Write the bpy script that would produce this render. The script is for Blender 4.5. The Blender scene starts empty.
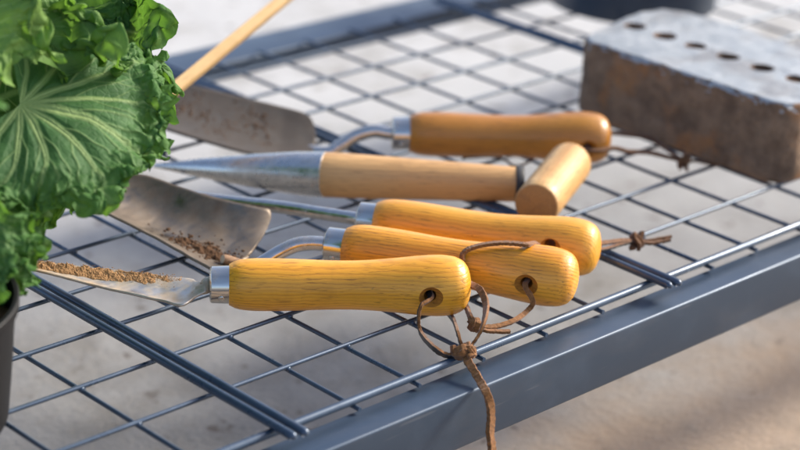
import bpy, bmesh, math, random
from mathutils import Vector, Matrix, noise

scene = bpy.context.scene
COL = scene.collection
V = Vector
R = math.radians

# ------------------------------------------------------------------ camera
CAM = V((-0.6249, -0.7620, 0.5167))
RIGHT = V((0.7219, -0.6903, 0.0486)).normalized()
DOWN = V((-0.2362, -0.3119, -0.9203))
DOWN = (DOWN - RIGHT * DOWN.dot(RIGHT)).normalized()
FWD = RIGHT.cross(DOWN)                       # camera looks along this
UP = -DOWN
FPX = 2075.08                                 # focal length in 800-px-wide pixels
cd = bpy.data.cameras.new('camera')
cam = bpy.data.objects.new('camera', cd)
COL.objects.link(cam)
m = Matrix.Identity(4)
for i, a in enumerate((RIGHT, UP, -FWD)):
    for j in range(3):
        m[j][i] = a[j]
cam.matrix_world = Matrix.Translation(CAM) @ m
cd.sensor_width = 36.0
cd.lens = FPX / 800 * 36
cd.clip_start = 0.05
cd.clip_end = 500
cd.dof.use_dof = True
cd.dof.focus_distance = 1.175
cd.dof.aperture_fstop = 5.4
cd.dof.aperture_blades = 9
scene.camera = cam

# ------------------------------------------------------------------ light
SUN = V((0.83, -0.22, 0.56)).normalized()    # direction towards the sun
w = bpy.data.worlds.new('World')
scene.world = w
w.use_nodes = True
nt = w.node_tree
bg = nt.nodes['Background']
sky = nt.nodes.new('ShaderNodeTexSky')
sky.sky_type = 'NISHITA'
sky.sun_disc = False
sky.sun_elevation = math.asin(SUN.z)
sky.sun_rotation = math.atan2(SUN.x, SUN.y)
sky.dust_density = 2.4
sky.air_density = 0.7
sky.ozone_density = 0.6
nt.links.new(sky.outputs[0], bg.inputs[0])
bg.inputs[1].default_value = 0.15
sd = bpy.data.lights.new('sun', 'SUN')
sd.energy = 2.5
sd.angle = R(12)
sd.color = (1.0, 0.925, 0.80)
sun = bpy.data.objects.new('sun', sd)
COL.objects.link(sun)
sun.rotation_euler = SUN.to_track_quat('Z', 'Y').to_euler()
sun.location = SUN * 6
scene.view_settings.view_transform = 'Standard'
scene.view_settings.look = 'None'
scene.view_settings.exposure = 1.03
scene.view_settings.gamma = 1.0

# ------------------------------------------------------------------ helpers
def nvec(p):
    """a repeatable vector noise"""
    p = V(p)
    return V((noise.noise(p + V((9.3, -1.5, .4))), noise.noise(p + V((-4.7, 12.1, 3.2))), noise.noise(p + V((5.9, 2.8, -17.6)))))

def at(px, py, z):
    """the point at height z seen at this pixel (800 x 450) of the photograph"""
    d = FWD * FPX + RIGHT * (px - 400) + DOWN * (py - 225)
    return CAM + d * ((z - CAM.z) / d.z)

def atd(px, py, depth):
    d = FWD * FPX + RIGHT * (px - 400) + DOWN * (py - 225)
    return CAM + d * (depth / FPX)

def depth_of(p):
    return (V(p) - CAM).dot(FWD)

def tag(o, label=None, cat=None, group=None, kind=None):
    if label: o['label'] = label
    if cat: o['category'] = cat
    if group: o['group'] = group
    if kind: o['kind'] = kind
    return o

def thing(name, loc, label, cat, group=None):
    o = bpy.data.objects.new(name, None)
    o.empty_display_size = 0.02
    COL.objects.link(o)
    o.location = loc
    return tag(o, label, cat, group)

def world_loc(o):
    l = V(o.location)
    while o.parent:
        o = o.parent
        l = l + V(o.location)
    return l

def obj(name, me, mats, parent=None, mw=None, smooth=40):
    """link a mesh; mw = world matrix; parents are only ever translated or identity-rotated"""
    if not isinstance(mats, (list, tuple)): mats = [mats]
    if len(me.materials) == 0:
        for x in mats: me.materials.append(x)
    if smooth is not None:
        for p in me.polygons: p.use_smooth = True
        if smooth < 180:
            me.set_sharp_from_angle(angle=R(smooth))
    o = bpy.data.objects.new(name, me)
    COL.objects.link(o)
    mw = mw or Matrix.Identity(4)
    if parent:
        o.parent = parent
        bpy.context.view_layer.update()
        o.matrix_local = parent.matrix_world.inverted() @ mw
        bpy.context.view_layer.update()
    else:
        o.matrix_world = mw
        bpy.context.view_layer.update()
    return o

def mesh(name, verts, faces):
    me = bpy.data.meshes.new(name)
    me.from_pydata([tuple(v) for v in verts], [], faces)
    me.update()
    return me

def axis_matrix(a, b, up=V((0, 0, 1))):
    """local X runs from a to b, local Z as close to up as it can"""
    x = (V(b) - V(a)).normalized()
    y = up.cross(x).normalized()
    z = x.cross(y)
    mm = Matrix.Identity(4)
    for i, q in enumerate((x, y, z)):
        for j in range(3): mm[j][i] = q[j]
    return Matrix.Translation(V(a)) @ mm

def spline(pts, n=10):
    pts = [V(p) for p in pts]
    out = []
    for i in range(len(pts) - 1):
        p0 = pts[max(i - 1, 0)]; p1 = pts[i]; p2 = pts[i + 1]; p3 = pts[min(i + 2, len(pts) - 1)]
        for k in range(n):
            t = k / n
            out.append(0.5 * ((2 * p1) + (p2 - p0) * t + (2 * p0 - 5 * p1 + 4 * p2 - p3) * t * t
                              + (-p0 + 3 * p1 - 3 * p2 + p3) * t ** 3))
    out.append(pts[-1])
    return out

def lin(vals, t):
    """piecewise-linear lookup in [(t, v), ...]"""
    for (t0, v0), (t1, v1) in zip(vals, vals[1:]):
        if t <= t1:
            f = 0 if t1 == t0 else max(0, (t - t0) / (t1 - t0))
            return v0 + (v1 - v0) * f
    return vals[-1][1]

def smoothlook(vals, t):
    ks = [v[0] for v in vals]
    for i in range(len(vals) - 1):
        if t <= ks[i + 1]:
            p0 = vals[max(i - 1, 0)][1]; p1 = vals[i][1]; p2 = vals[i + 1][1]; p3 = vals[min(i + 2, len(vals) - 1)][1]
            f = (t - ks[i]) / (ks[i + 1] - ks[i])
            return 0.5 * (2 * p1 + (p2 - p0) * f + (2 * p0 - 5 * p1 + 4 * p2 - p3) * f * f + (-p0 + 3 * p1 - 3 * p2 + p3) * f ** 3)
    return vals[-1][1]

def frames(path, hint=V((0, 0, 1))):
    path = [V(p) for p in path]
    out = []
    n = None
    for i, p in enumerate(path):
        t = (path[min(i + 1, len(path) - 1)] - path[max(i - 1, 0)]).normalized()
        if n is None:
            n = hint - t * hint.dot(t)
            if n.length < 1e-4: n = V((1, 0, 0)) - t * t.x
        else:
            n = n - t * n.dot(t)
        n.normalize()
        out.append((p, t, n.copy(), t.cross(n)))
    return out

def add_tube(vs, fs, path, rad, seg=12, hint=V((0, 0, 1)), sq=None):
    """round (or elliptic: sq scales the second axis) tube"""
    base = len(vs)
    fr = frames(path, hint)
    L = len(fr)
    for i, (p, t, n, b) in enumerate(fr):
        r = rad(i / (L - 1)) if callable(rad) else rad
        for k in range(seg):
            a = 2 * math.pi * k / seg
            vs.append(p + n * (math.cos(a) * r * (sq or 1)) + b * (math.sin(a) * r))
    for i in range(L - 1):
        for k in range(seg):
            a = base + i * seg + k; c = base + i * seg + (k + 1) % seg
            fs.append((a, c, c + seg, a + seg))
    fs.append(tuple(base + k for k in reversed(range(seg))))
    fs.append(tuple(base + (L - 1) * seg + k for k in range(seg)))

def tube(name, path, rad, mat, parent, seg=12, mw=None, hint=V((0, 0, 1)), sq=None):
    vs, fs = [], []
    add_tube(vs, fs, path, rad, seg, hint, sq)
    return obj(name, mesh(name, vs, fs), mat, parent, mw, 50)

def lathe(prof, seg=48):
    """closed profile [(x, r)] turned about local X"""
    vs, fs = [], []
    rings = []
    for x, r in prof:
        if r < 1e-6:
            rings.append([len(vs)]); vs.append((x, 0, 0))
        else:
            rings.append(list(range(len(vs), len(vs) + seg)))
            for k in range(seg):
                a = 2 * math.pi * k / seg
                vs.append((x, math.cos(a) * r, math.sin(a) * r))
    for A, B in zip(rings, rings[1:]):
        for k in range(seg):
            k2 = (k + 1) % seg
            if len(A) == 1: fs.append((A[0], B[k2], B[k]))
            elif len(B) == 1: fs.append((A[k], A[k2], B[0]))
            else: fs.append((A[k], A[k2], B[k2], B[k]))
    return vs, fs

def carve(o, cutters):
    """cut holes for real, then drop the cutters"""
    for c in cutters:
        md = o.modifiers.new('cut', 'BOOLEAN')
        md.operation = 'DIFFERENCE'; md.solver = 'EXACT'; md.object = c
        md.material_mode = 'TRANSFER'
    dg = bpy.context.evaluated_depsgraph_get()
    dg.update()
    me = bpy.data.meshes.new_from_object(o.evaluated_get(dg), depsgraph=dg)
    o.modifiers.clear()
    o.data = me
    for p in me.polygons: p.use_smooth = True
    me.set_sharp_from_angle(angle=R(35))
    for c in cutters: bpy.data.objects.remove(c)

# ------------------------------------------------------------------ materials
class NT:
    def __init__(s, name):
        s.mat = bpy.data.materials.new(name)
        s.mat.use_nodes = True
        s.t = s.mat.node_tree
        s.b = s.t.nodes['Principled BSDF']
        s.out = s.t.nodes['Material Output']
    def n(s, typ, **kw):
        x = s.t.nodes.new('ShaderNode' + typ)
        for k, v in kw.items(): setattr(x, k, v)
        return x
    def l(s, a, b): s.t.links.new(a, b)
    def coord(s, kind='Object', scale=(1, 1, 1), loc=(0, 0, 0), rot=(0, 0, 0)):
        c = s.n('TexCoord'); mp = s.n('Mapping')
        s.l(c.outputs[kind], mp.inputs[0])
        mp.inputs['Scale'].default_value = scale
        mp.inputs['Location'].default_value = loc
        mp.inputs['Rotation'].default_value = rot
        return mp.outputs[0]
    def noise(s, vec, scale, detail=4, rough=.55, dist=0):
        x = s.n('TexNoise')
        s.l(vec, x.inputs['Vector'])
        x.inputs['Scale'].default_value = scale
        x.inputs['Detail'].default_value = detail
        x.inputs['Roughness'].default_value = rough
        x.inputs['Distortion'].default_value = dist
        return x.outputs['Fac']
    def ramp(s, fac, stops):
        x = s.n('ValToRGB')
        s.l(fac, x.inputs[0])
        e = x.color_ramp.elements
        while len(e) < len(stops): e.new(0.5)
        for q, (p, c) in zip(e, stops):
            q.position = p
            q.color = (*c, 1) if isinstance(c, tuple) else (c, c, c, 1)
        return x.outputs[0]
    def mix(s, fac, a, b, mode='MIX'):
        x = s.n('Mix', data_type='RGBA', blend_type=mode)
        for sock, v in ((x.inputs[0], fac), (x.inputs[6], a), (x.inputs[7], b)):
            if isinstance(v, (int, float)): sock.default_value = v
            elif isinstance(v, tuple): sock.default_value = (*v, 1)
            else: s.l(v, sock)
        return x.outputs[2]
    def math(s, op, a, b=None, clamp=False):
        x = s.n('Math', operation=op, use_clamp=clamp)
        for sock, v in ((x.inputs[0], a), (x.inputs[1], b)):
            if v is None: continue
            if isinstance(v, (int, float)): sock.default_value = v
            else: s.l(v, sock)
        return x.outputs[0]
    def set(s, **kw):
        for k, v in kw.items():
            k = k.replace('_', ' ')
            sock = s.b.inputs[k]
            if isinstance(v, (int, float)): sock.default_value = v
            elif isinstance(v, tuple): sock.default_value = (*v, 1) if len(v) == 3 else v
            else: s.l(v, sock)
    def bump(s, h, strength=.3, dist=.001):
        x = s.n('Bump')
        x.inputs['Strength'].default_value = strength
        x.inputs['Distance'].default_value = dist
        s.l(h, x.inputs['Height'])
        s.l(x.outputs[0], s.b.inputs['Normal'])

def wood(name, light, mid, dark, off, rough=.36, coat=.35, line=1.0, tilt=0.0):
    s = NT(name)
    # growth-ring lines run along the handle (local X)
    v = s.coord('Object', (1, 1, 1), (off, off * .37, off * .11), (tilt, 0, 0.03))
    warp = s.noise(s.coord('Object', (9, 40, 40), (off, 0, 0)), 1.0, 2)
    wv = s.n('TexWave', wave_type='BANDS', bands_direction='Z', wave_profile='SIN')
    s.l(v, wv.inputs['Vector'])
    wv.inputs['Scale'].default_value = 150
    wv.inputs['Distortion'].default_value = 3.4
    wv.inputs['Detail'].default_value = 2.0
    wv.inputs['Detail Scale'].default_value = 0.55
    streak = s.noise(s.coord('Object', (10, 520, 520), (off, 0, 0)), 1.0, 4, .6)
    broad = s.noise(s.coord('Object', (6, 60, 60), (off + 3, 0, 0)), 1.0, 3, .5)
    base = s.mix(s.ramp(broad, [(.32, 0.0), (.7, 1.0)]), mid, light)
    lines = s.math('MULTIPLY', s.ramp(wv.outputs['Fac'], [(.45, 0.0), (.95, 1.0)]), s.ramp(streak, [(.35, .25), (.65, 1.0)]))
    base = s.mix(s.math('MULTIPLY', lines, .50 * line), base, dark)
    pores = s.noise(s.coord('Object', (70, 1100, 1100), (off, 0, 0)), 1.0, 2, .5)
    pm = s.math('MULTIPLY', s.ramp(pores, [(.60, 0.0), (.68, 1.0)]), .62 * line)
    base = s.mix(pm, base, tuple(c * .38 for c in dark))
    # grime specks, and wear
    sp = s.noise(s.coord('Object', (140, 260, 260), (off, 5, 0)), 1.0, 5, .7)
    base = s.mix(s.math('MULTIPLY', s.ramp(sp, [(.66, 0.0), (.74, 1.0)]), .55), base, (.09, .045, .015))
    gr = s.noise(s.coord('Object', (26, 26, 26), (off, 9, 0)), 1.0, 6, .65)
    base = s.mix(s.math('MULTIPLY', s.ramp(gr, [(.52, 0.0), (.72, 1.0)]), .30), base, tuple(c * .6 for c in dark))
    s.set(Base_Color=base, Roughness=s.ramp(gr, [(.3, rough - .06), (.7, rough + .14)]),
          Coat_Weight=coat, Coat_Roughness=.28, Coat_IOR=1.45)
    s.bump(s.math('ADD', s.math('ADD', s.math('MULTIPLY', lines, -.6), s.math('MULTIPLY', pm, -1.0)), s.math('MULTIPLY', gr, 2.2)), .30, .0005)
    return s.mat

def steel(name, col=(.62, .62, .62), rough=.24, dirt=.3, dirtcol=(.16, .11, .07), off=0, sx=20, dlo=.5, dhi=.68, met=1.0):
    s = NT(name)
    scr = s.noise(s.coord('Object', (sx, 260, 260), (off, 0, 0)), 1.0, 4, .6)
    sm = s.noise(s.coord('Object', (60, 60, 60), (off, 2, 0)), 1.0, 6, .65)
    dm = s.math('MULTIPLY', s.ramp(sm, [(dlo, 0.0), (dhi, 1.0)]), dirt)
    base = s.mix(s.ramp(scr, [(.3, 0.0), (.7, 1.0)]), tuple(c * .82 for c in col), col)
    s.set(Base_Color=s.mix(dm, base, dirtcol), Metallic=s.math('SUBTRACT', met, s.math('MULTIPLY', dm, .9), True),
          Roughness=s.math('ADD', s.ramp(scr, [(.3, rough - .05), (.7, rough + .08)]), s.math('MULTIPLY', dm, .4)))
    s.bump(s.math('ADD', scr, s.math('MULTIPLY', dm, .8)), .12, .0004)
    return s.mat

def powder(name, col, rough=.38, met=0.0, dustf=.25):
    s = NT(name)
    f = s.noise(s.coord('Object', (900, 900, 900)), 1.0, 2, .5)
    d = s.noise(s.coord('Object', (22, 22, 22)), 1.0, 6, .65)
    base = s.mix(s.ramp(d, [(.5, 0.0), (.75, .5)]), col, tuple(min(1, c * 1.5 + .02) for c in col))
    s.set(Base_Color=base, Roughness=s.ramp(d, [(.35, rough - .05), (.7, rough + .12)]), Specular_IOR_Level=.6, Metallic=met)
    dust = s.math('MULTIPLY', s.ramp(s.noise(s.coord('Object', (9, 30, 30)), 1.0, 7, .7), [(.48, 0.0), (.72, 1.0)]), dustf)
    base2 = s.mix(dust, base, (.24, .20, .16))
    sc = s.math('MULTIPLY', s.ramp(s.noise(s.coord('Object', (14, 900, 260), (0, 0, 0), (.12, .2, .5)), 1.0, 2, .5), [(.70, 0.0), (.735, 1.0)]), dustf * 1.6)
    base2 = s.mix(sc, base2, (.30, .31, .32))
    s.set(Base_Color=base2)
    s.bump(f, .12, .0002)
    return s.mat

M = {}
M['rail'] = powder('slate_powder_coat', (.044, .070, .108), .38, .35, .10)
M['wire'] = powder('slate_wire_coat', (.050, .078, .120), .28, .35, .10)
M['wood1'] = wood('honey_ash', (.86, .42, .032), (.74, .315, .016), (.38, .125, .007), 0.31, line=.8, coat=.24)
M['wood2'] = wood('honey_ash_worn', (.87, .41, .034), (.76, .30, .018), (.34, .11, .008), 1.73, coat=.24, line=.9, tilt=.5)
M['wood3'] = wood('honey_ash_pale', (.84, .405, .038), (.74, .30, .020), (.40, .14, .010), 2.91, coat=.24, line=.65, tilt=1.2)
M['wood5'] = wood('amber_wood', (.50, .215, .022), (.42, .16, .014), (.22, .078, .007), 4.17, line=.7)
M['woodd'] = wood('bare_beech', (.63, .37, .15), (.53, .28, .095), (.35, .17, .055), 5.3, rough=.5, coat=.08, line=.75)
M['woodt'] = wood('bare_beech_worn', (.68, .43, .18), (.56, .31, .10), (.34, .165, .05), 6.1, rough=.5, coat=.08, line=1.1)
s = NT('end_grain')
v = s.coord('Object', (1, 1, 1), (0, .009, .004))
wv = s.n('TexWave', wave_type='RINGS', rings_direction='X'); s.l(v, wv.inputs['Vector'])
wv.inputs['Scale'].default_value = 170; wv.inputs['Distortion'].default_value = 1.5; wv.inputs['Detail'].default_value = 2
sp = s.noise(s.coord('Object', (900, 900, 900)), 1.0, 3, .6)
dt = s.noise(s.coord('Object', (150, 150, 150)), 1.0, 5, .65)
b = s.mix(s.math('MULTIPLY', wv.outputs['Fac'], .45), (.42, .225, .075), (.28, .13, .04))
b = s.mix(s.math('MULTIPLY', s.ramp(sp, [(.5, 0.0), (.65, 1.0)]), .4), b, (.16, .08, .03))
b = s.mix(s.math('MULTIPLY', s.ramp(dt, [(.5, 0.0), (.7, 1.0)]), .4), b, (.18, .11, .06))
s.set(Base_Color=b, Roughness=.75); s.bump(sp, .4, .0004)
M['endgrain'] = s.mat
M['hole'] = wood('raw_hole_wood', (.55, .235, .020), (.44, .17, .015), (.24, .08, .008), 7.7, rough=.7, coat=0)
M['chrome'] = steel('bright_ferrule_steel', (.68, .65, .60), .17, .35, off=1)
M['rod'] = steel('polished_rod_steel', (.74, .70, .64), .17, .25, off=3)
M['cone'] = steel('brushed_cone_steel', (.74, .715, .67), .26, .18, off=5, sx=260)
M['blade2'] = steel('stained_blade_steel', (.29, .245, .195), .30, .88, (.115, .078, .048), 7, 40, .36, .72)
M['blade1'] = steel('scuffed_blade_steel', (.68, .63, .55), .34, .80, (.40, .26, .13), 9, 60, .40, .66)
M['blade5'] = steel('dull_blade_steel', (.11, .10, .088), .42, .95, (.052, .041, .033), 11, 40, .24, .50)
M['rubber'] = powder('black_rubber', (.02, .02, .022), .6, 0, .05)

def soilmat(name, a, b, sc=500):
    s = NT(name)
    n = s.noise(s.coord('Object', (sc, sc, sc)), 1.0, 5, .7)
    n2 = s.noise(s.coord('Object', (60, 60, 60)), 1.0, 3, .6)
    s.set(Base_Color=s.mix(n2, s.mix(s.ramp(n, [(.3, 0.0), (.7, 1.0)]), a, b), b), Roughness=.95, Specular_IOR_Level=.15)
    s.bump(n, .8, .0012)
    return s.mat
M['sand'] = soilmat('sandy_soil', (.20, .105, .045), (.46, .265, .125), 900)
M['soil'] = soilmat('dark_soil', (.035, .020, .012), (.12, .065, .035))

def cordmat(name, a, b):
    s = NT(name)
    n = s.noise(s.coord('Object', (420, 420, 420)), 1.0, 5, .75)
    s.set(Base_Color=s.mix(s.ramp(n, [(.3, 0.0), (.7, 1.0)]), a, b), Roughness=.85, Specular_IOR_Level=.2,
          Sheen_Weight=.25)
    s.bump(n, .7, .0006)
    return s.mat
M['suede'] = cordmat('tan_suede', (.10, .042, .012), (.30, .130, .040))
M['suede_dark'] = cordmat('brown_suede', (.075, .033, .013), (.20, .088, .032))
s = NT('black_leather_face'); s.set(Base_Color=(.030, .029, .031), Roughness=.42); M['grain'] = s.mat

# concrete floor: grey, with a sandy strip in front of the shelf and dirt stains
s = NT('concrete')
ob = s.coord('Object')
big = s.noise(ob, 3.2, 5, .6)
mid_ = s.noise(ob, 14, 6, .65)
fine = s.noise(ob, 170, 5, .7)
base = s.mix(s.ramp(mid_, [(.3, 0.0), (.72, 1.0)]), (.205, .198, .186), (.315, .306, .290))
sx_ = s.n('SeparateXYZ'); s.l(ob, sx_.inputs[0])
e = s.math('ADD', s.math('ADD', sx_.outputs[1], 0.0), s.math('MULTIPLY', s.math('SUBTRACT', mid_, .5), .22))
back_light = s.n('MapRange'); s.l(e, back_light.inputs[0])
s.l(s.math('ADD', e, s.math('MULTIPLY', s.math('SUBTRACT', sx_.outputs[0], .4), .5)), back_light.inputs[0]); back_light.inputs[1].default_value = .10; back_light.inputs[2].default_value = .80
base = s.mix(s.math('MULTIPLY', back_light.outputs[0], .9), base, (.53, .535, .53))  # sky glare and lighting painted in: concrete pales towards the back right
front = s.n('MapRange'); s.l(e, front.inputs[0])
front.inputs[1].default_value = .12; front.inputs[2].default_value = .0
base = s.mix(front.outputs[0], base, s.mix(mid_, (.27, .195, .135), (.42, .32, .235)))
st = s.ramp(s.noise(s.coord('Object', (1, 1, 1), (3, 1, 0)), 9.0, 8, .72), [(.50, 0.0), (.66, 1.0)])
base = s.mix(s.math('MULTIPLY', st, .58), base, (.17, .15, .12))
sp = s.ramp(s.noise(s.coord('Object', (1, 1, 1), (1, 7, 0)), 48, 3, .5), [(.66, 0.0), (.71, 1.0)])
base = s.mix(s.math('MULTIPLY', sp, .7), base, (.07, .045, .03))
base = s.mix(s.math('MULTIPLY', s.ramp(fine, [(.35, 0.0), (.7, 1.0)]), .25), base, (.30, .27, .24))
s.set(Base_Color=base, Roughness=.9, Specular_IOR_Level=.3)
s.bump(s.math('ADD', fine, s.math('MULTIPLY', mid_, 2)), .5, .003)
M['concrete'] = s.mat

# brick
def brickmat(name, cols, rough, bumpd):
    s = NT(name)
    ob = s.coord('Object')
    a = s.noise(ob, 55, 6, .68); b = s.noise(ob, 22, 4, .6); f = s.noise(ob, 420, 5, .7)
    base = s.mix(s.ramp(a, [(.35, 0.0), (.68, 1.0)]), cols[0], cols[1])
    base = s.mix(s.ramp(b, [(.52, 0.0), (.66, .85)]), base, cols[2])
    base = s.mix(s.ramp(f, [(.5, 0.0), (.75, .5)]), base, cols[3])
    s.set(Base_Color=base, Roughness=s.ramp(a, [(.3, rough), (.7, rough + .2)]))
    s.bump(s.math('ADD', a, s.math('MULTIPLY', f, .35)), .7, bumpd)
    return s.mat
M['brick'] = brickmat('weathered_brick', ((.135, .083, .050), (.31, .205, .130), (.40, .17, .050), (.065, .040, .026)), .8, .006)
M['mortar_sky'] = brickmat('sky_tinted_mortar', ((.27, .30, .32), (.40, .425, .44), (.22, .22, .22), (.17, .145, .12)), .35, .0016)  # mortar top, with the sky's reflection painted into its blue-grey
M['brickhole'] = brickmat('rusty_brick_hole', ((.11, .060, .032), (.24, .13, .065), (.07, .045, .03), (.05, .032, .022)), .85, .002)
s = NT('black_pot_plastic')
pn = s.noise(s.coord('Object', (30, 30, 30)), 1.0, 5, .6)
s.set(Base_Color=s.mix(pn, (.005, .0055, .007), (.011, .011, .012)), Roughness=.55, Specular_IOR_Level=.22)
M['pot'] = s.mat
M['pot2'] = powder('navy_pot_glaze', (.016, .034, .062), .34, 0, .05)
M['stake'] = wood('pine_stake', (.52, .345, .15), (.45, .285, .11), (.28, .16, .06), 8.8, rough=.6, coat=0, line=.6)
M['twig'] = wood('twig_bark', (.34, .21, .12), (.27, .16, .09), (.14, .085, .05), 9.4, rough=.8, coat=0)
s = NT('cut_wood_end'); s.set(Base_Color=(.72, .60, .44), Roughness=.7); M['cutend'] = s.mat
s = NT('kale_leaf')
at_ = s.n('Attribute', attribute_name='vein'); ae = s.n('Attribute', attribute_name='edge')
tn = s.n('Attribute', attribute_name='tone')
ob = s.coord('Object')
vo = s.n('TexVoronoi', feature='DISTANCE_TO_EDGE'); s.l(ob, vo.inputs['Vector']); vo.inputs['Scale'].default_value = 210
cell = s.ramp(vo.outputs['Distance'], [(.0, 1.0), (.14, 0.0)])
ln = s.noise(ob, 45, 5, .6); ln2 = s.noise(ob, 420, 3, .6)
g = s.mix(s.ramp(ln, [(.32, 0.0), (.7, 1.0)]), (.032, .102, .028), (.082, .195, .062))
g = s.mix(s.math('MULTIPLY', ae.outputs['Fac'], .45), g, (.11, .26, .032))  # backlight painted into the leaf colour: frilled rims go yellow-green
g = s.mix(s.math('MULTIPLY', tn.outputs['Fac'], .75), g, (.22, .36, .075))
g = s.mix(s.math('MULTIPLY', cell, .10), g, (.15, .28, .09))
g = s.mix(at_.outputs['Fac'], g, (.33, .45, .17))
s.set(Base_Color=g, Roughness=.60, Specular_IOR_Level=.28)
s.bump(s.math('ADD', s.math('MULTIPLY', cell, -.5), s.math('ADD', ln2, s.math('MULTIPLY', at_.outputs['Fac'], 1.5))), .35, .0010)
tr = s.n('BsdfTranslucent'); s.l(s.mix(.5, g, (.20, .42, .02)), tr.inputs[0])
mx = s.n('MixShader'); mx.inputs[0].default_value = .36
s.l(s.b.outputs[0], mx.inputs[1]); s.l(tr.outputs[0], mx.inputs[2]); s.l(mx.outputs[0], s.out.inputs[0])
M['kale'] = s.mat
s = NT('kale_stalk'); s.set(Base_Color=(.26, .38, .13), Roughness=.5); M['stalk'] = s.mat

# ------------------------------------------------------------------ setting
GZ = -0.16
vs = []; fs = []
G = 60
me = mesh('ground', [(-G, -G, GZ), (G, -G, GZ), (G, G, GZ), (-G, G, GZ)], [(0, 1, 2, 3)])
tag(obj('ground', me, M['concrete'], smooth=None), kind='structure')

# ------------------------------------------------------------------ wire shelf
S = 0.05
XI = {-1: -.97, 1: 1.07, 2: 1.96, 3: 2.97, 7: 7.09}
X0, X1 = -10, 25                   # cells along the shelf
shelf = thing('wire_shelf', (0.3, 0.16, GZ), 'low slate blue wire grid shelf with flat painted rails, holding all the tools', 'wire shelf')
rng = random.Random(4)
vs, fs = [], []
YB = 8.75 * S
def wiggle(a, b, amp, n=9):
    a = V(a); b = V(b)
    out = []
    ph = rng.random() * 50
    for i in range(n):
        t = i / (n - 1)
        p = a.lerp(b, t)
        out.append(p + V((noise.noise((ph, t * 3, 0)), noise.noise((ph, t * 3, 9)), noise.noise((ph, t * 3, 5)) * .4)) * amp)
    return out
DX = (-6, 0, 6, 12, 18, 24)
for i in range(X0, X1):
    if i in DX: continue
    x = XI.get(i, i) * S
    add_tube(vs, fs, spline(wiggle((x, -1.165 * S, -.0026), (x, YB, -.0026), .0007), 3), .00135, 10)
for j in range(0, 9):
    add_tube(vs, fs, spline(wiggle((X0 * S, j * S, 0), (X1 * S, j * S, 0), .0007, 20), 3), .00135, 10)
for i in range(X0, X1):
    if i in DX or i < -4 or i > 22: continue
    for j in range(0, 9):
        add_tube(vs, fs, [V((XI.get(i, i) * S, j * S, -.0013)) + V((d, d * .4, 0)) for d in (-.0019, -.0012, .0012, .0019)], lambda t: .0017 if .2 < t < .8 else .0008, 8)
obj('mesh_panel', mesh('mesh_panel', vs, fs), M['wire'], shelf, None, 60)
tube('border_wire', spline(wiggle((X0 * S, -1.06 * S, .0009), (X1 * S, -1.06 * S, .0009), .0006, 20), 3), .0024, M['wire'], shelf, 14)
for i in DX:
    for d in (-1, 1):
        x = i * S + d * .0037
        y0 = -1.40 * S + (.001 if d < 0 else 0)
        p = [(x, y0 - .0006, .0052), (x, y0 + .0004, .0058)] + [tuple(q) for q in wiggle((x, y0 + .01, .0060), (x, YB - .002, .0060), .0004, 8)]
        L = len(p)
        vs, fs = [], []
        path = spline(p, 4)
        n = len(path)
        add_tube(vs, fs, path, lambda t, n=n: .0025 * (min(1, .55 + t * n * .16)), 14)
        obj('support_wire', mesh('support_wire', vs, fs), M['wire'], shelf, None, 60)

def rail(name, y0, y1, z0, z1, bev, parent, x0=X0 * S, x1=X1 * S):
    bm = bmesh.new()
    bmesh.ops.create_cube(bm, size=1)
    for v in bm.verts:
        v.co.x = x0 + (v.co.x + .5) * (x1 - x0); v.co.y = y0 + (v.co.y + .5) * (y1 - y0); v.co.z = z0 + (v.co.z + .5) * (z1 - z0)
    bmesh.ops.bevel(bm, geom=list(bm.edges), offset=bev, segments=4, profile=.5, affect='EDGES')
    me = bpy.data.meshes.new(name); bm.to_mesh(me); bm.free()
    return obj(name, me, M['rail'], parent, None, 30)
rail('front_rail', -.0765, -.0535, -.0395, -.0055, .0016, shelf)
rail('back_rail', .437, .478, -.020, -.0055, .0016, shelf)
for x in (X0 * S + .015, X1 * S - .015):
    for y, hz in ((-.065, -.0398), (.457, -.0203)):
        bm = bmesh.new()
        bmesh.ops.create_cube(bm, size=1)
        for v in bm.verts: v.co = V((x + v.co.x * .022, y + v.co.y * .020, (GZ + hz) / 2 + v.co.z * (hz - GZ)))
        bmesh.ops.bevel(bm, geom=list(bm.edges), offset=.0015, segments=2, affect='EDGES')
        me = bpy.data.meshes.new('leg'); bm.to_mesh(me); bm.free()
        obj('leg', me, M['rail'], shelf, None, 30)

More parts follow.
